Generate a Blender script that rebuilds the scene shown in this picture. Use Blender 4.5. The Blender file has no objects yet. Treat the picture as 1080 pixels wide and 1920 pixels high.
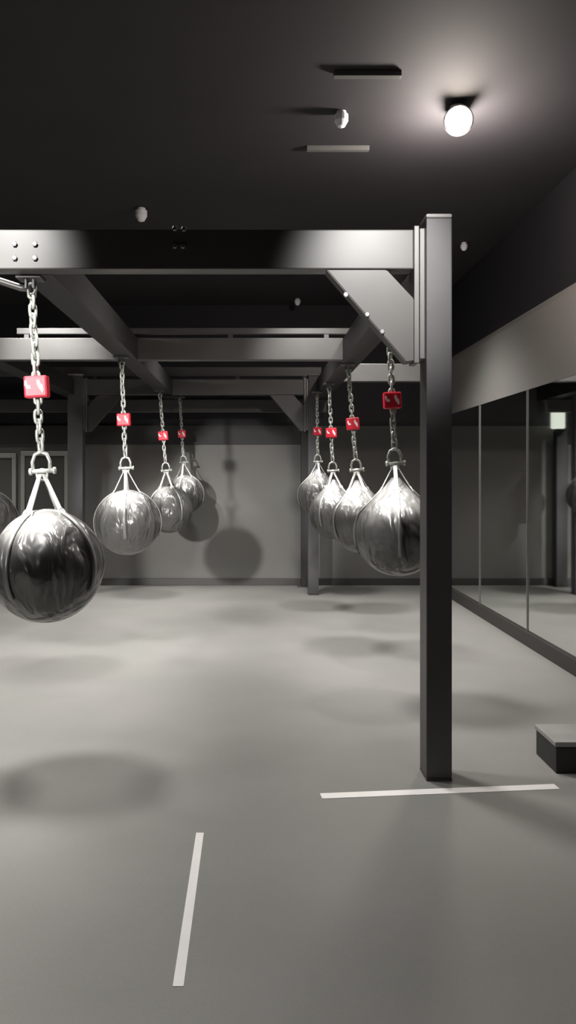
import bpy, bmesh, math, random
from mathutils import Vector, Matrix
random.seed(4)
S = bpy.context.scene
C = S.collection
PI = math.pi

# ---------------------------------------------------------------- materials
def nodes(name):
    m = bpy.data.materials.new(name); m.use_nodes = True
    nt = m.node_tree
    return m, nt, nt.nodes['Principled BSDF']

def mat(name, col, rough=0.5, metal=0.0, var=0.0, vscale=6.0, bump=0.0, bscale=40.0, spec=0.5, coat=0.0, emit=None, estr=0.0, rvar=0.0):
    m, nt, p = nodes(name)
    p.inputs['Base Color'].default_value = (*col, 1)
    p.inputs['Roughness'].default_value = rough
    p.inputs['Metallic'].default_value = metal
    p.inputs['Specular IOR Level'].default_value = spec
    p.inputs['Coat Weight'].default_value = coat
    p.inputs['Coat Roughness'].default_value = 0.08
    if emit:
        p.inputs['Emission Color'].default_value = (*emit, 1)
        p.inputs['Emission Strength'].default_value = estr
    tc = nt.nodes.new('ShaderNodeTexCoord')
    if var > 0:
        n = nt.nodes.new('ShaderNodeTexNoise'); n.inputs['Scale'].default_value = vscale
        n.inputs['Detail'].default_value = 5
        nt.links.new(tc.outputs['Object'], n.inputs['Vector'])
        r = nt.nodes.new('ShaderNodeValToRGB')
        r.color_ramp.elements[0].position = 0.3; r.color_ramp.elements[1].position = 0.7
        r.color_ramp.elements[0].color = (*[c*(1-var) for c in col], 1)
        r.color_ramp.elements[1].color = (*[min(1, c*(1+var)) for c in col], 1)
        nt.links.new(n.outputs['Fac'], r.inputs['Fac'])
        nt.links.new(r.outputs['Color'], p.inputs['Base Color'])
        if rvar > 0:
            mr = nt.nodes.new('ShaderNodeMapRange')
            mr.inputs['To Min'].default_value = rough-rvar; mr.inputs['To Max'].default_value = rough+rvar
            nt.links.new(n.outputs['Fac'], mr.inputs['Value'])
            nt.links.new(mr.outputs['Result'], p.inputs['Roughness'])
    if bump > 0:
        n2 = nt.nodes.new('ShaderNodeTexNoise'); n2.inputs['Scale'].default_value = bscale
        n2.inputs['Detail'].default_value = 3
        nt.links.new(tc.outputs['Object'], n2.inputs['Vector'])
        b = nt.nodes.new('ShaderNodeBump'); b.inputs['Strength'].default_value = bump
        b.inputs['Distance'].default_value = 0.02
        nt.links.new(n2.outputs['Fac'], b.inputs['Height'])
        nt.links.new(b.outputs['Normal'], p.inputs['Normal'])
    return m

M = {}
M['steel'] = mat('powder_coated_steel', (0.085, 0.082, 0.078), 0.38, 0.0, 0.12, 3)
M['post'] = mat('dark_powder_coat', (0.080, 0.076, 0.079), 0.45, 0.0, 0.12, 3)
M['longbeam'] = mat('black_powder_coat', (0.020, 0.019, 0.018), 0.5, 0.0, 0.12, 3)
M['plate'] = mat('bracket_steel', (0.16, 0.155, 0.15), 0.35, 0.3)
M['cap'] = mat('post_cap', (0.35, 0.34, 0.33), 0.4, 0.0)
M['bolt'] = mat('bolt_zinc', (0.45, 0.45, 0.46), 0.3, 0.9)
M['chain'] = mat('galvanised_chain', (0.5, 0.52, 0.48), 0.35, 0.45)
M['strap'] = mat('pale_webbing', (0.40, 0.40, 0.375), 0.45, 0.2)
M['strip'] = mat('silver_seam_strip', (0.22, 0.22, 0.21), 0.35, 0.4)
M['red'] = mat('red_vinyl', (0.62, 0.012, 0.035), 0.45)
M['white'] = mat('white_print', (0.85, 0.80, 0.78), 0.5)
M['tape'] = mat('white_tape', (0.92, 0.89, 0.86), 0.6, 0, 0.03, 9)
M['wood'] = mat('black_box', (0.03, 0.03, 0.028), 0.6, 0, 0.2, 8)
M['pad'] = mat('grey_pad', (0.33, 0.33, 0.31), 0.6, 0, 0.1, 8)
M['ceil'] = mat('black_ceiling_paint', (0.020, 0.018, 0.020), 0.8, 0, 0.15, 1.2)
M['fixture'] = mat('pale_fixture', (0.85, 0.84, 0.87), 0.4)
M['fixdark'] = mat('fixture_body', (0.05, 0.05, 0.05), 0.5)
M['rail'] = mat('track_metal', (0.16, 0.16, 0.15), 0.35, 0.3)
M['base'] = mat('dark_baseboard', (0.04, 0.037, 0.033), 0.5)
M['mirror'] = mat('mirror_silver', (0.80, 0.82, 0.80), 0.03, 1.0)
M['seam'] = mat('mirror_joint', (0.30, 0.29, 0.30), 0.3, 0.5)
M['alu'] = mat('pale_door_frame', (0.36, 0.36, 0.33), 0.4, 0.2)
M['glassd'] = mat('door_panel', (0.10, 0.10, 0.092), 0.15)
M['beamshade'] = mat('beam_shadow_black', (0.03, 0.03, 0.03), 0.7)  # flat black that stands for beam shade on the back wall
M['lens'] = mat('lamp_lens', (1, 1, 1), 0.3, emit=(1.0, 0.88, 0.72), estr=60)
M['lens_off'] = mat('white_lamp_glow', (0.8, 0.8, 0.75), 0.4, emit=(0.95, 1.0, 0.86), estr=0.75)

def bag_material():
    m, nt, p = nodes('glossy_silver_black_vinyl')
    tc = nt.nodes.new('ShaderNodeTexCoord')
    mp = nt.nodes.new('ShaderNodeMapping'); mp.inputs['Scale'].default_value = (9, 9, 3.2)
    nt.links.new(tc.outputs['Object'], mp.inputs['Vector'])
    n = nt.nodes.new('ShaderNodeTexNoise'); n.inputs['Scale'].default_value = 1.0
    n.inputs['Detail'].default_value = 2.5; n.inputs['Distortion'].default_value = 0.5
    nt.links.new(mp.outputs['Vector'], n.inputs['Vector'])
    b = nt.nodes.new('ShaderNodeBump'); b.inputs['Strength'].default_value = 1.0
    b.inputs['Distance'].default_value = 0.06
    nt.links.new(n.outputs['Fac'], b.inputs['Height'])
    nt.links.new(b.outputs['Normal'], p.inputs['Normal'])
    p.inputs['Base Color'].default_value = (0.10, 0.098, 0.094, 1)
    p.inputs['Metallic'].default_value = 0.3
    p.inputs['Roughness'].default_value = 0.29
    p.inputs['Specular IOR Level'].default_value = 0.7
    p.inputs['Coat Weight'].default_value = 0.0
    p.inputs['Coat Roughness'].default_value = 0.25
    return m
M['bag'] = bag_material()

def floor_material():
    m, nt, p = nodes('grey_rubber_floor')
    tc = nt.nodes.new('ShaderNodeTexCoord')
    n = nt.nodes.new('ShaderNodeTexNoise'); n.inputs['Scale'].default_value = 1.1; n.inputs['Detail'].default_value = 3
    nt.links.new(tc.outputs['Object'], n.inputs['Vector'])
    r = nt.nodes.new('ShaderNodeValToRGB')
    r.color_ramp.elements[0].position = 0.3; r.color_ramp.elements[1].position = 0.7
    r.color_ramp.elements[0].color = (0.235, 0.235, 0.215, 1)
    r.color_ramp.elements[1].color = (0.285, 0.272, 0.258, 1)
    nt.links.new(n.outputs['Fac'], r.inputs['Fac'])
    n2 = nt.nodes.new('ShaderNodeTexNoise'); n2.inputs['Scale'].default_value = 140; n2.inputs['Detail'].default_value = 2
    nt.links.new(tc.outputs['Object'], n2.inputs['Vector'])
    mx = nt.nodes.new('ShaderNodeMix'); mx.data_type = 'RGBA'; mx.blend_type = 'OVERLAY'
    mx.inputs[0].default_value = 0.12
    nt.links.new(r.outputs['Color'], mx.inputs[6]); nt.links.new(n2.outputs['Color'], mx.inputs[7])
    nt.links.new(mx.outputs[2], p.inputs['Base Color'])
    p.inputs['Roughness'].default_value = 0.55
    p.inputs['Specular IOR Level'].default_value = 0.35
    return m
M['floor'] = floor_material()

def wall_material(name, bands, noise=0.06):
    """paint bands by height: list of (z_from, colour)"""
    m, nt, p = nodes(name)
    g = nt.nodes.new('ShaderNodeTexCoord')
    sep = nt.nodes.new('ShaderNodeSeparateXYZ'); nt.links.new(g.outputs['Object'], sep.inputs[0])
    mr = nt.nodes.new('ShaderNodeMapRange'); mr.inputs['From Max'].default_value = 4.0
    nt.links.new(sep.outputs['Z'], mr.inputs['Value'])
    r = nt.nodes.new('ShaderNodeValToRGB'); r.color_ramp.interpolation = 'CONSTANT'
    e = r.color_ramp.elements
    e[0].position = 0; e[0].color = (*bands[0][1], 1)
    e[1].position = bands[1][0]/4.0; e[1].color = (*bands[1][1], 1)
    for z, c in bands[2:]:
        q = e.new(z/4.0); q.color = (*c, 1)
    nt.links.new(mr.outputs['Result'], r.inputs['Fac'])
    n = nt.nodes.new('ShaderNodeTexNoise'); n.inputs['Scale'].default_value = 2.0
    nt.links.new(g.outputs['Object'], n.inputs['Vector'])
    mx = nt.nodes.new('ShaderNodeMix'); mx.data_type = 'RGBA'; mx.blend_type = 'OVERLAY'
    mx.inputs[0].default_value = noise
    nt.links.new(r.outputs['Color'], mx.inputs[6]); nt.links.new(n.outputs['Color'], mx.inputs[7])
    nt.links.new(mx.outputs[2], p.inputs['Base Color'])
    p.inputs['Roughness'].default_value = 0.65
    return m
M['wall'] = wall_material('two_tone_wall_paint', [(0, (0.135, 0.130, 0.120)), (2.04, (0.016, 0.015, 0.018))])
M['wall_r'] = wall_material('right_wall_paint', [(0, (0.10, 0.10, 0.10)), (2.10, (0.23, 0.22, 0.205)), (2.78, (0.016, 0.015, 0.018))])

# ---------------------------------------------------------------- mesh helpers
def obj(name, bm, m, parent=None, smooth=False):
    bmesh.ops.recalc_face_normals(bm, faces=bm.faces[:])
    me = bpy.data.meshes.new(name); bm.to_mesh(me); bm.free()
    o = bpy.data.objects.new(name, me); C.objects.link(o)
    me.materials.append(m if not isinstance(m, str) else M[m])
    if smooth:
        for f in me.polygons: f.use_smooth = True
    if parent: o.parent = parent
    return o

def box(bm, x0, x1, y0, y1, z0, z1, bev=0.0):
    r = bmesh.ops.create_cube(bm, size=1.0)
    vs = r['verts']
    for v in vs:
        v.co = Vector((x0+(v.co.x+.5)*(x1-x0), y0+(v.co.y+.5)*(y1-y0), z0+(v.co.z+.5)*(z1-z0)))
    if bev > 0:
        es = list({e for v in vs for e in v.link_edges})
        bmesh.ops.bevel(bm, geom=es, offset=bev, segments=2, affect='EDGES', profile=0.6)
    return vs

def boxm(x0, x1, y0, y1, z0, z1, bev=0.0):
    bm = bmesh.new(); box(bm, x0, x1, y0, y1, z0, z1, bev); return bm

def prism_xz(pts, y0, y1, bev=0.0):
    bm = bmesh.new()
    a = [bm.verts.new((x, y0, z)) for x, z in pts]
    b = [bm.verts.new((x, y1, z)) for x, z in pts]
    bm.faces.new(a); bm.faces.new(b[::-1])
    n = len(pts)
    for i in range(n):
        bm.faces.new((a[i], a[(i+1) % n], b[(i+1) % n], b[i]))
    if bev > 0:
        bmesh.ops.bevel(bm, geom=bm.edges[:], offset=bev, segments=2, affect='EDGES')
    return bm

def tube(bm, pts, r, seg=8, closed=False):
    pts = [Vector(p) for p in pts]; n = len(pts); rings = []
    up = None
    for i, p in enumerate(pts):
        if closed: d = pts[(i+1) % n]-pts[i-1]
        else: d = pts[min(i+1, n-1)]-pts[max(i-1, 0)]
        d.normalize()
        if up is None:
            a = Vector((0, 0, 1)) if abs(d.z) < .9 else Vector((0, 1, 0))
            up = (a-d*a.dot(d)).normalized()
        else:
            up = (up-d*up.dot(d)).normalized()
        s = d.cross(up)
        rr = r[i] if isinstance(r, (list, tuple)) else r
        rings.append([bm.verts.new(p+(up*math.cos(2*PI*k/seg)+s*math.sin(2*PI*k/seg))*rr) for k in range(seg)])
    m = n if closed else n-1
    for i in range(m):
        A, B = rings[i], rings[(i+1) % n]
        for k in range(seg):
            bm.faces.new((A[k], A[(k+1) % seg], B[(k+1) % seg], B[k]))
    if not closed:
        bm.faces.new(rings[0][::-1]); bm.faces.new(rings[-1])

def lathe(bm, prof, seg=32, centre=(0, 0, 0)):
    rings = []
    cx, cy, cz = centre
    for r, z in prof:
        if r < 1e-5: rings.append([bm.verts.new((cx, cy, cz+z))])
        else: rings.append([bm.verts.new((cx+r*math.cos(2*PI*k/seg), cy+r*math.sin(2*PI*k/seg), cz+z)) for k in range(seg)])
    for A, B in zip(rings, rings[1:]):
        for k in range(seg):
            k2 = (k+1) % seg
            if len(A) == 1 and len(B) == 1: continue
            if len(A) == 1: bm.faces.new((A[0], B[k2], B[k]))
            elif len(B) == 1: bm.faces.new((A[k], A[k2], B[0]))
            else: bm.faces.new((A[k], A[k2], B[k2], B[k]))

def empty(name, loc=(0, 0, 0)):
    o = bpy.data.objects.new(name, None); C.objects.link(o); o.location = loc
    o.empty_display_size = 0.1
    return o
def tag(o, label, cat, group=None, kind=None):
    o['label'] = label; o['category'] = cat
    if group: o['group'] = group
    if kind: o['kind'] = kind
    return o
def struct(name, bm, m, parent=None, smooth=False):
    o = obj(name, bm, m, parent, smooth)
    if not parent: o['kind'] = 'structure'
    return o
def copy_tree(o, parent=None):
    c = o.copy(); C.objects.link(c); c.parent = parent
    for ch in list(o.children): copy_tree(ch, c)
    return c

# ---------------------------------------------------------------- camera (photo frame 1080 x 1920, f = 1450 px)
F = 1450.0; CH = 1.40
VPX, VPY = 477.0, 893.0
cam = bpy.data.cameras.new('camera'); co = bpy.data.objects.new('camera', cam); C.objects.link(co)
co.location = (0, 0, CH); co.rotation_euler = (PI/2, 0, 0)
cam.sensor_fit = 'VERTICAL'; cam.sensor_height = 36.0; cam.lens = 36.0*F/1920
cam.shift_x = (540-VPX)/1920; cam.shift_y = -(960-VPY)/1920
cam.clip_start = 0.05; cam.clip_end = 100
S.camera = co

# ---------------------------------------------------------------- room
CZ = 3.6; WY = 9.95; RX = 2.27; LX = -6.0; BY = -5.0
struct('floor', boxm(LX-.2, RX+.3, BY-.2, WY+.2, -0.1, 0), 'floor')
struct('ceiling', boxm(LX-.2, RX+.3, BY-.2, WY+.2, CZ, CZ+.1), 'ceil')
struct('wall_back', boxm(LX-.2, RX+.3, WY, WY+.15, 0, CZ), 'wall')
struct('wall_right', boxm(RX+.02, RX+.2, BY, WY, 0, CZ), 'wall_r')
struct('wall_left', boxm(LX-.15, LX, BY, WY, 0, CZ), 'wall')
struct('wall_behind', boxm(LX-.2, RX+.3, BY-.15, BY, 0, CZ), 'wall')
struct('baseboard_back', boxm(LX, RX-.03, WY-.03, WY, 0, 0.09, .005), 'base')
struct('baseboard_right', boxm(RX-.03, RX+.02, BY, WY, 0, 0.113, .006), 'base')
# plastered bulkhead above the mirrors
struct('trim_1', boxm(RX-.004, RX+.02, BY, WY, 2.117, 2.73), 'wall_r')
# beam shadow built as a black wall strip, left of the far post
struct('trim_2', boxm(LX, .64, WY-.05, WY, 1.81, 2.05), 'beamshade')

# mirror panels, one per sheet, with thin joints
seams = [-4.6, -3.22, -1.84, -0.46, 0.92, 2.30, 3.68, 5.04, 6.42, 7.78, 9.14, WY-.01]
mlabels = {5: 'tall wall mirror sheet nearest the right edge, showing a reflected far post and white lamp',
           8: 'wall mirror sheet between the two thin joints, right of the black post',
           9: 'wall mirror sheet farther along, just right of the black post edge',
           10: 'narrow last wall mirror sheet in the far corner, hidden behind the black post'}
for i in range(7, len(seams)-1):
    y0, y1 = seams[i], seams[i+1]
    o = obj('wall_mirror', boxm(RX-.002, RX+.018, y0+.003, y1-.003, 0.115, 2.115), 'mirror')
    lab = {7: mlabels[5], 8: mlabels[8], 9: mlabels[9], 10: mlabels[10]}[i]
    tag(o, lab, 'mirror', 'mirror sheets along the right wall')
for n, y in enumerate([6.42, 7.78]):
    struct('trim_%d' % (n+3), boxm(RX-.010, RX-.002, y-.008, y+.008, 0.113, 2.117), 'seam')

# far doors at the left end of the back wall
def X(u, Y): return (u-VPX)*Y/F
def Z(v, Y): return CH-(v-VPY)*Y/F
def door(name, u0, u1, vt):
    Y = WY-.03
    x0, x1, zt = X(u0, Y), X(u1, Y), Z(vt, Y)
    d = struct(name, boxm(x0+.05, x1-.05, Y-.005, Y+.03, 0.02, zt-.06), 'glassd')
    bm = bmesh.new()
    box(bm, x0, x1, Y-.03, Y+.03, zt-.06, zt, .006)
    box(bm, x0, x0+.05, Y-.03, Y+.03, 0.0, zt-.06)
    box(bm, x1-.05, x1, Y-.03, Y+.03, 0.0, zt-.06)
    struct('door_frame', bm, 'alu', d)
    bm = bmesh.new(); tube(bm, [(x0+.12, Y-.06, .95), (x0+.12, Y-.06, 1.15)], .01)
    box(bm, x0+.11, x0+.13, Y-.06, Y, .95, .97); box(bm, x0+.11, x0+.13, Y-.06, Y, 1.13, 1.15)
    struct('door_handle', bm, 'bolt', d)
door('door_1', 40, 129, 846)
door('door_2', -62, 31, 850)

# ---------------------------------------------------------------- bag rack (one bolted frame)
PY0, PY1 = 3.55, 3.695
PX0, PX1 = 0.79, 0.908
BZ0, BZ1 = CH+.962, CH+1.146
rack = empty('bag_rack', (PX0, PY0, 0))
tag(rack, 'black steel bag rack frame with braced posts and a grid of overhead beams', 'rack')
ro = Vector(rack.location)
def rpart(name, bm, m, parent=None, smooth=False):
    bmesh.ops.translate(bm, verts=bm.verts[:], vec=-ro)
    return obj(name, bm, m, parent or rack, smooth)
def post(x0, x1, y0, y1, top, m='post'):
    p = rpart('post', boxm(x0, x1, y0, y1, 0.012, top-.02, .006), m)
    bm = boxm(x0-.001, x1+.001, y0-.001, y1+.001, top-.02, top, .009)
    c = obj('post_cap', bm, 'cap', p); bmesh_shift(c)
    bm = boxm(x0-.0, x1+.0, y0-.0, y1+.0, 0, .012)
    c = obj('base_plate', bm, 'post', p); bmesh_shift(c)
    return p
def bmesh_shift(o):
    o.data.transform(Matrix.Translation(-ro))
post(PX0, PX1, PY0, PY1, 2.607)
post(-2.26, -2.14, PY0, PY1, 2.607)                  # left front post
FX0, FX1, FY = 0.635, 0.755, 9.10
post(FX0, FX1, FY, FY+.14, 2.607)                     # far post
post(-2.20, -2.02, FY, FY+.14, 2.607)
# front beam and its braces
def bolts(pts, y):
    for x, z in pts:
        bm = bmesh.new()
        lathe(bm, [(0, 0), (.012, 0), (.013, .003), (.013, .009), (.010, .012), (0, .012)], 6)
        bmesh.ops.rotate(bm, verts=bm.verts[:], cent=(0, 0, 0), matrix=Matrix.Rotation(PI/2, 3, 'X'))
        bmesh.ops.translate(bm, verts=bm.verts[:], vec=(x, y, z))
        rpart('bolt', bm, 'bolt')
def braced_beam(xl, xr, y0, y1, left=True, right=True, size=1.0):
    rpart('cross_beam', boxm(xl+.05, xr-.05, y0, y1, BZ0, BZ1, .006), 'steel')
    for side, on in ((1, right), (-1, left)):
        if not on: continue
        xe = xr if side > 0 else xl
        s = side
        # welded end plate and bolted post flange
        a, b = sorted((xe-s*.05, xe-s*.027)); rpart('end_plate', boxm(a, b, y0-.012, y1+.012, 1.925, BZ1+.014, .003), 'plate')
        a, b = sorted((xe-s*.023, xe)); rpart('post_flange', boxm(a, b, y0-.006, y1+.006, 1.945, BZ1+.004, .003), 'plate')
        q = [(xe-s*.455, BZ0-.002), (xe-s*.175, BZ0-.002), (xe-s*.05, BZ0-.135), (xe-s*.05, 1.935), (xe-s*.085, 1.93)]
        rpart('brace', prism_xz(q, y0+.004, y1-.004, .004), 'steel')
braced_beam(-2.14, PX0, 3.59, 3.69)
bolts([(X(328, 3.59), Z(429, 3.59)), (X(345, 3.59), Z(430, 3.59)), (X(328, 3.59), Z(462, 3.59)), (X(343, 3.59), Z(462, 3.59)),
       (X(28, 3.59), Z(458, 3.59)), (X(66, 3.59), Z(458, 3.59)), (X(28, 3.59), Z(484, 3.59)), (X(66, 3.59), Z(484, 3.59))], 3.59)
bolts([(X(648, 3.594), Z(553, 3.594)), (X(688, 3.594), Z(590, 3.594)), (X(716, 3.594), Z(622, 3.594))], 3.594)
braced_beam(-2.02, FX0, FY+.02, FY+.12)
# beams running away from the camera
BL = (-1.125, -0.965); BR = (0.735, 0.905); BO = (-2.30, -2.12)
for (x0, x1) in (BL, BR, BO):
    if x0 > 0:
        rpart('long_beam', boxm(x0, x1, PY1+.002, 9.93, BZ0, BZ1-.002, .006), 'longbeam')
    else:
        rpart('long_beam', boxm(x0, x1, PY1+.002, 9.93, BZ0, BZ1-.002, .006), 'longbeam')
# cross beams between rows
rpart('cross_beam', boxm(-3.6, .735, 6.40, 6.50, BZ0+.002, BZ1, .006), 'steel')
rpart('cross_beam', boxm(.907, 1.80, 7.86, 7.96, BZ0+.002, BZ1, .006), 'steel')
rpart('cross_beam', boxm(-3.6, .905, 9.66, 9.74, CH+.80, CH+.958, .006), 'steel')
for y, z0, z1, xa in ((6.44, 1.185, 1.235, -1.98), (9.2, 1.19, 1.30, -3.4)):
    rl = rpart('upper_rail', boxm(xa, .80, y, y+.04, CH+z0, CH+z1, .004), 'steel')
    for x in (-1.9, -1.05, -.2, .6):
        o = obj('stand_off', boxm(x-.02, x+.02, y+.005, y+.035, BZ1-.001, CH+z0+.004), 'post', rl); bmesh_shift(o)
# bag mounts under the long beams (bolted to the rack)
def mount(x, y):
    bm = bmesh.new()
    box(bm, x-.06, x+.06, y-.05, y+.05, BZ0-.012, BZ0, .002)
    box(bm, x-.022, x-.014, y-.025, y+.025, BZ0-.055, BZ0-.010)
    box(bm, x+.014, x+.022, y-.025, y+.025, BZ0-.055, BZ0-.010)
    tube(bm, [(x-.03, y, BZ0-.04), (x+.03, y, BZ0-.04)], .007)
    return rpart('bag_mount', bm, 'plate')

# ---------------------------------------------------------------- punching bag (pivot at origin, hangs down)
R0 = 0.27; CZB = -1.375
def chain_bm(z_top, z_bot, pitch=.046, w=.0235, r=.0078, wig=0.0):
    bm = bmesh.new()
    n = int(round((z_top-z_bot)/pitch)); p = (z_top-z_bot)/n
    L = p/2+r*1.2
    for i in range(n):
        zc = z_top-p*(i+.5)
        a0 = i*(PI/2)+i*0.12+.5
        pts = []
        for k in range(14):
            t = 2*PI*k/14
            u = math.cos(t)*(w-r); v = math.sin(t)
            v = (L-(w-r))*(1 if v > 0 else -1)*(1 if abs(v) > .15 else 0)+math.sin(t)*(w-r)
            off = wig*math.sin(i*1.3)
            pts.append((u*math.cos(a0)+off, u*math.sin(a0), zc+v))
        tube(bm, pts, r, 6, closed=True)
    return bm

def crown(th, tear):
    # radius and height (unit bag) at polar angle th; tear draws the crown up into a neck
    r = math.sin(th); z = math.cos(th)
    if tear and th < 1.0:
        k = th/1.0                                   # 0 at the top, 1 where the cone leaves the sphere
        r1, z1 = math.sin(1.0), math.cos(1.0)
        r = r1*(.10+.90*k**1.15); z = 1.36+(z1-1.36)*k
        if th == 0: r = 0
    elif not tear and z > 0: r *= (1-.06*z*z)
    return r, z
from mathutils import noise
def make_bag(tear=False):
    t = empty('punching_bag')
    t['kind_of'] = ''
    del t['kind_of']
    n = 64
    prof = []
    for i in range(n+1):
        rr, zz = crown(PI*i/n, tear)
        prof.append((0 if i in (0, n) else R0*rr, R0*zz))
    bm = bmesh.new(); lathe(bm, prof, 96, (0, 0, CZB))
    for v in bm.verts:                       # panel bulges and gathered folds under the straps
        a = math.atan2(v.co.y, v.co.x)
        h = (v.co.z-CZB)/R0
        f = noise.noise(Vector((math.cos(a)*2.6, math.sin(a)*2.6, h*1.1+(5 if tear else 0))))
        g = noise.noise(Vector((math.cos(a)*5.5, math.sin(a)*5.5, h*2.2+9)))
        up = max(0, min(1, (h+.45)/.8))
        k = 1+.012*abs(math.sin(3*a))*max(0, 1-abs(h))+up*(.060*f+.035*g)-.008
        v.co.x *= k; v.co.y *= k
    obj('bag_shell', bm, 'bag', t, True)
    # webbing strips lying over the shell and rising to the ring
    ring_z = -.93
    for i in range(4):
        a = PI/4+i*PI/2+.35
        bm = bmesh.new()
        pts = []
        for k in range(26):
            th = .42+(PI-.42-1.1)*k/25
            cr, cz_ = crown(th, tear)
            rr = R0*cr*1.03; zz = CZB+R0*cz_*1.015
            pts.append((rr, zz))
        w = .013
        prev = None
        for rr, zz in pts:
            cx, cy = rr*math.cos(a), rr*math.sin(a)
            tx, ty = -math.sin(a)*w, math.cos(a)*w
            ox, oy = .004*math.cos(a), .004*math.sin(a)
            q = [bm.verts.new((cx-tx-ox, cy-ty-oy, zz)), bm.verts.new((cx+tx-ox, cy+ty-oy, zz)),
                 bm.verts.new((cx+tx+ox, cy+ty+oy, zz+.003)), bm.verts.new((cx-tx+ox, cy-ty+oy, zz+.003))]
            if prev:
                for j in range(4): bm.faces.new((prev[j], prev[(j+1) % 4], q[(j+1) % 4], q[j]))
            else: bm.faces.new(q)
            prev = q
        bm.faces.new(prev[::-1])
        obj('seam_strip', bm, 'strip', t, True)
        bm = bmesh.new()
        r1, z1 = pts[0]
        e = Vector((r1*math.cos(a), r1*math.sin(a), z1-.004)); s = Vector((.012*math.cos(a), .012*math.sin(a), ring_z-.01))
        d = e-s; tn = Vector((-math.sin(a), math.cos(a), 0))*.011
        nn = d.cross(tn).normalized()*.003
        A = [bm.verts.new(s+x) for x in (-tn-nn, tn-nn, tn+nn, -tn+nn)]
        B = [bm.verts.new(e+x) for x in (-tn-nn, tn-nn, tn+nn, -tn+nn)]
        for j in range(4): bm.faces.new((A[j], A[(j+1) % 4], B[(j+1) % 4], B[j]))
        bm.faces.new(A[::-1]); bm.faces.new(B)
        obj('hanging_strap', bm, 'strap', t)
        # D ring where the strap meets the shell
        bm = bmesh.new()
        c = e+Vector((0, 0, .004))
        u = tn.normalized(); v2 = d.normalized()
        tube(bm, [c+(u*math.cos(q)+v2*math.sin(q))*.022 for q in [2*PI*k/14 for k in range(14)]], .004, 6, True)
        obj('strap_ring', bm, 'chain', t, True)
    # swivel bar and shackle
    bm = bmesh.new()
    tube(bm, [(-.045, 0, ring_z+.005), (.055, 0, ring_z+.005)], .011)
    tube(bm, [(.055, 0, ring_z+.005), (.068, 0, ring_z+.005)], .017)
    tube(bm, [(-.058, 0, ring_z+.005), (-.045, 0, ring_z+.005)], .017)
    pts = [(-.04, 0, ring_z+.005), (-.042, 0, ring_z+.05), (-.028, 0, ring_z+.085), (0, 0, ring_z+.098), (.028, 0, ring_z+.085), (.042, 0, ring_z+.05), (.04, 0, ring_z+.005)]
    tube(bm, pts, .009, 8)
    tube(bm, [(math.cos(q)*.026, .004, ring_z-.012+math.sin(q)*.026) for q in [2*PI*k/16 for k in range(16)]], .006, 6, True)
    obj('shackle', bm, 'chain', t, True)
    obj('chain', chain_bm(-.045, ring_z+.105, wig=.002), 'chain', t, True)
    # small top link joining mount and chain
    bm = bmesh.new()
    tube(bm, [(math.cos(q)*.02, 0, -.052+math.sin(q)*.026) for q in [2*PI*k/16 for k in range(16)]], .0075, 6, True)
    obj('top_link', bm, 'chain', t, True)
    # red padded collar round the chain
    cz = -.523
    bm = boxm(-.056, .056, -.030, .030, cz-.052, cz+.052, .010)
    col = obj('chain_collar', bm, 'red', t)
    col['label'] = 'red padded collar round the chain'
    bm = bmesh.new()
    def flat(pts):
        a = [bm.verts.new((x, -.0335, cz+z)) for x, z in pts]; b = [bm.verts.new((x, -.029, cz+z)) for x, z in pts]
        bm.faces.new(a); bm.faces.new(b[::-1])
        for i in range(len(pts)): bm.faces.new((a[i], a[(i+1) % len(pts)], b[(i+1) % len(pts)], b[i]))
    flat([(-.048, .030), (-.038, .026), (-.036, .008), (-.022, .004), (-.020, -.010), (-.040, -.010), (-.049, .008)])
    flat([(.010, .030), (.022, .030), (.026, .014), (.036, .004), (.040, -.018), (.034, -.034), (.026, -.020), (.016, -.006), (.010, .010)])
    obj('printed_mark', bm, 'white', col)
    return t

proto = make_bag()
proto_tear = make_bag(True)
GR = 'round water punching bags hanging from the rack'
# x, y, scale, tilt to the right (deg), spin, label
bags = [
 (-1.083, 3.745, 1.015, 3.2, 0.0, 'biggest and nearest silver-black round punching bag, hanging at the left edge'),
 (-1.07, 6.22, .97, 2.2, .5, 'silver-black round punching bag hanging second in the left row, beside the biggest bag'),
 (-1.065, 8.68, .975, 4.6, 1.1, 'silver-black round punching bag third from the front in the left row'),
 (-0.905, 9.38, .86, 3.2, .2, 'smallest round punching bag at the far end of the left row'),
 (0.82, 4.72, .955, 2.4, .3, 'silver-black round punching bag half hidden by the black post'),
 (0.80, 6.62, .985, 4.6, .9, 'silver-black round punching bag second from the front in the right row'),
 (0.775, 8.02, .98, 2.4, 1.3, 'silver-black round punching bag third in the right row, mostly behind its neighbour'),
 (0.716, 8.84, .86, 0.6, .6, 'smallest round punching bag at the far end of the right row'),
 (-2.21, 6.25, .965, 1.0, .8, 'round punching bag just peeking in at the left edge, behind the biggest bag'),
]
bag_objs = []
for i, (x, y, s, tilt, spin, lab) in enumerate(bags):
    b = proto if i == 0 else proto_tear if i == 4 else copy_tree(proto_tear if 4 < i < 8 else proto)
    b.location = (x, y, BZ0); b.scale = (s, s, s)
    b.rotation_euler = (0, -math.radians(tilt), 0)
    if spin:
        b.rotation_mode = 'ZYX'
        b.rotation_mode = 'XYZ'
    tag(b, lab, 'punching bag', GR)
    bag_objs.append(b)
    mount(x, y)
# spin only the shell details so that bags do not look identical
for (x, y, s, tilt, spin, lab), b in zip(bags, bag_objs):
    for ch in b.children:
        if ch.name.split('.')[0] in ('bag_shell', 'seam_strip', 'hanging_strap', 'strap_ring'):
            ch.rotation_euler.z = spin
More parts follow.
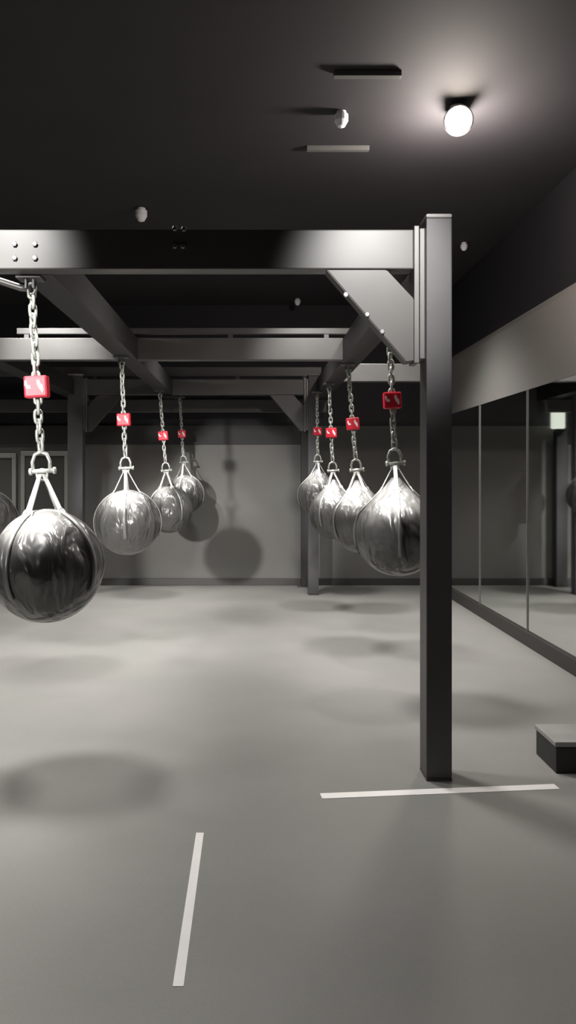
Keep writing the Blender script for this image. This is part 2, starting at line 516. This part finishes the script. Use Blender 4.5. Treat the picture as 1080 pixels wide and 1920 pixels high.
# reach arm of the front left mount
bm = bmesh.new()
yy = 3.745
tube(bm, [(X(-60, yy), yy, Z(512, yy)), (X(0, yy), yy, Z(527, yy)), (X(40, yy), yy, Z(540, yy)), (X(58, yy), yy, Z(541, yy))], .017, 10)
tube(bm, [(X(-60, yy), yy, Z(512, yy)), (X(-60, yy), yy, BZ0)], .017, 10)
rpart('mount_arm', bm, 'plate', smooth=True)

# ---------------------------------------------------------------- floor things
def tape(p0, p1, w, lab):
    a, b = Vector((*p0, 0)), Vector((*p1, 0)); d = (b-a); L = d.length
    bm = boxm(-L/2, L/2, -w/2, w/2, 0, .0015)
    o = obj('floor_tape', bm, 'tape'); o.location = ((a.x+b.x)/2, (a.y+b.y)/2, 0.0003)
    o.rotation_euler.z = math.atan2(d.y, d.x)
    tag(o, lab, 'tape', 'white tape marks on the floor')
def G(u, v):
    Y = F*CH/(v-VPY); return (X(u, Y), Y)
tape(G(602, 1493), G(1044, 1475), .056, 'white floor tape strip lying crosswise in front of the black post')
tape(G(375, 1562), G(334, 1850), .030, 'white floor tape strip lying lengthwise alone in the foreground')
# low black block with padded top at the right edge
st = empty('low_block', (1.42, 3.64, 0)); tag(st, 'low black block with a pale grey top on the floor at the right edge', 'block')
obj('body', boxm(0, .42, 0, .26, 0, .125, .006), 'wood', st)
obj('top_pad', boxm(-.006, .426, -.004, .266, .125, .150, .006), 'pad', st)

# ---------------------------------------------------------------- ceiling things
def spotlamp(loc, aim, lab, lens='lens', s=1.0, group=None):
    t = empty('ceiling_lamp', loc)
    d = (Vector(aim)-Vector(loc)).normalized()
    q = d.to_track_quat('-Z', 'Y').to_matrix()
    bm = bmesh.new(); lathe(bm, [(0, CZ-loc[2]), (.04, CZ-loc[2]), (.04, CZ-loc[2]-.02), (.012, CZ-loc[2]-.025), (.012, .05), (0, .05)], 20)
    obj('stem', bm, 'fixture', t, False)
    bm = bmesh.new(); lathe(bm, [(0, .075*s), (.03*s, .075*s), (.055*s, .05*s), (.068*s, -.045*s), (.072*s, -.06*s), (.064*s, -.06*s), (.058*s, -.04*s), (0, -.04*s)], 28)
    bmesh.ops.rotate(bm, verts=bm.verts[:], cent=(0, 0, 0), matrix=q)
    obj('lamp_housing', bm, 'fixture', t, True)
    bm = bmesh.new(); lathe(bm, [(0, -.074*s), (.035*s, -.070*s), (.062*s, -.058*s), (.058*s, -.041*s), (0, -.041*s)], 28)
    bmesh.ops.rotate(bm, verts=bm.verts[:], cent=(0, 0, 0), matrix=q)
    obj('lamp_lens', bm, lens, t, True)
    tag(t, lab, 'lamp', group)
    return t
LAMP = (X(857, 4.75), 4.75, Z(225, 4.75)-.0)
LAMP = (LAMP[0], LAMP[1], 3.50)
LAMP = (X(857, 4.60), 4.60, Z(225, 4.60))
spotlamp(LAMP, (.6, 0, 1.2), 'glowing warm ceiling lamp above the black post, the only lit one in view', s=1.2)

def sensor(u, v, size, lab, name='ceiling_fixture', cat='ceiling fixture'):
    Y = F*(CZ-.04-CH)/(VPY-v)
    t = empty(name, (X(u, Y), min(Y, 9.85), CZ))
    s = size*Y/F/2
    bm = bmesh.new(); lathe(bm, [(0, 0), (s*.7, 0), (s*.7, -.012), (s, -.02), (s, -s*1.1-.01), (s*.55, -s*1.9-.01), (0, -s*2.1-.01)], 20)
    obj('housing', bm, 'fixture', t, False)
    tag(t, lab, cat, 'small pale fixtures on the black ceiling')
sensor(640, 222, 26, 'pale tapered ceiling fixture between the two thin rails, left of the lit lamp')
sensor(265, 400, 22, 'small pale ceiling fixture just above the left half of the front beam')
sensor(558, 566, 11, 'tiny pale ceiling fixture seen below the front beam, left of the diagonal brace')
sensor(870, 463, 13, 'small pale ceiling fixture right of the top of the black post')
def rail(u0, u1, v, lab, cap=False):
    Y = F*(CZ-.03-CH)/(VPY-v)
    o = obj('ceiling_rail', boxm(X(u0, Y), X(u1, Y), Y-.02, Y+.02, CZ-.03, CZ, .003), 'rail')
    tag(o, lab, 'rail', 'thin rails on the black ceiling')
rail(625, 752, 145, 'thin grey ceiling rail nearer the top edge of the photo, above the pale fixture')
rail(575, 692, 283, 'thin grey ceiling rail below the pale tapered fixture, farther from the top edge')

# short light post by the back wall, seen mostly in the mirror
t = empty('light_post', (.64, 9.80, 0))
tag(t, 'dark post with a white lamp on top by the back wall, reflected in the mirror', 'light post')
obj('post', boxm(-.05, .09, -.06, .06, .012, 1.97, .006), 'longbeam', t)
obj('base_plate', boxm(-.095, .095, -.075, .075, 0, .012), 'steel', t)
obj('lamp_neck', boxm(-.03, .09, -.04, .04, 1.97, 2.0, .004), 'fixdark', t)
obj('lamp_cover', boxm(-.03, .13, -.05, .05, 2.0, 2.275, .025), 'lens_off', t, True)

# ---------------------------------------------------------------- light
def spot(loc, aim, power, angle, blend=.6, radius=.08, col=(1.0, .95, .88)):
    l = bpy.data.lights.new('spotlight', 'SPOT'); l.energy = power; l.spot_size = math.radians(angle)
    l.spot_blend = blend; l.shadow_soft_size = radius; l.color = col
    o = bpy.data.objects.new('spotlight', l); C.objects.link(o); o.location = loc
    d = Vector(aim)-Vector(loc); o.rotation_euler = d.to_track_quat('-Z', 'Y').to_euler()
    return o
def point(loc, power, radius=.08, col=(1.0, .93, .84)):
    l = bpy.data.lights.new('lamp_glow', 'POINT'); l.energy = power; l.shadow_soft_size = radius; l.color = col
    o = bpy.data.objects.new('lamp_glow', l); C.objects.link(o); o.location = loc
    return o
W = (1.0, .98, .955)
point((LAMP[0], LAMP[1]+.10, LAMP[2]-.20), 75, .08, (1.0, .90, .84))
spot((.68, 1.7, 3.45), (.62, 3.6, 2.25), 600, 27, 1, .08, W)
spot((-1.5, 1.9, 3.45), (-1.27, 3.6, 2.36), 640, 27, 1, .08, W)
spot((-2.1, 4.9, 3.45), (-1.7, 6.4, 2.36), 700, 36, 1, .08, W)  # added spot without fixture, brightens the left of the second cross beam
spot((.50, 4.80, 3.40), (.42, 6.4, 2.30), 250, 32, 1, .08, W)  # added spot without its own fixture, brightens that beam's right end
# added narrow spots without fixtures, each sized to brighten a single bag
BAGSPOTS = (((-1.55, 2.5, 3.45), 0, 2600), ((-1.5, 4.7, 3.45), 1, 2800), ((-1.3, 7.2, 3.45), 2, 2000), ((-.75, 7.9, 3.45), 3, 1400),
            ((.0, 3.2, 3.45), 4, 2600), ((.1, 5.2, 3.45), 5, 2400), ((.1, 6.6, 3.45), 6, 2000), ((.1, 7.4, 3.45), 7, 1600))
for p, k, e in BAGSPOTS:
    x, y, sc, tilt = bags[k][:4]
    c = Vector((x+math.sin(math.radians(tilt))*1.37*sc, y, BZ0-1.37*sc+.05))
    d = (c-Vector(p)).length
    spot(p, c, e*1.8, 2*math.degrees(math.atan(.215*sc/d)), .9, .06, W)
for (x, y, p) in ((-2.3, 1.6, 430), (1.3, 2.4, 50)):  # overhead spots in both loops added without fixtures to light the floor
    spot((x, y, 3.45), (x, y-.4, 0), p, 100, .9, .20, W)
for (x, y, p) in ((-3.4, 4.6, 390), (-1.5, 4.3, 370), (-3.4, 7.8, 380), (-.2, 7.6, 370), (1.2, 7.2, 310), (-.1, 4.9, 300)):
    spot((x, y, 3.45), (x+.05, y+.1, 0), p, 112, .9, .25, W)
# low wall-washer behind the camera: throws the bag shadows on to the back wall
spot((-2.9, -3.2, 2.67), (-.45, 9.95, .80), 4300, 15, .7, .13, W)

w = bpy.data.worlds.new('world'); S.world = w; w.use_nodes = True
w.node_tree.nodes['Background'].inputs[0].default_value = (.5, .5, .55, 1)
w.node_tree.nodes['Background'].inputs[1].default_value = 0.0
S.view_settings.view_transform = 'Standard'; S.view_settings.look = 'None'
S.view_settings.gamma = 1; S.view_settings.use_curve_mapping = False
S.view_settings.exposure = 0.0
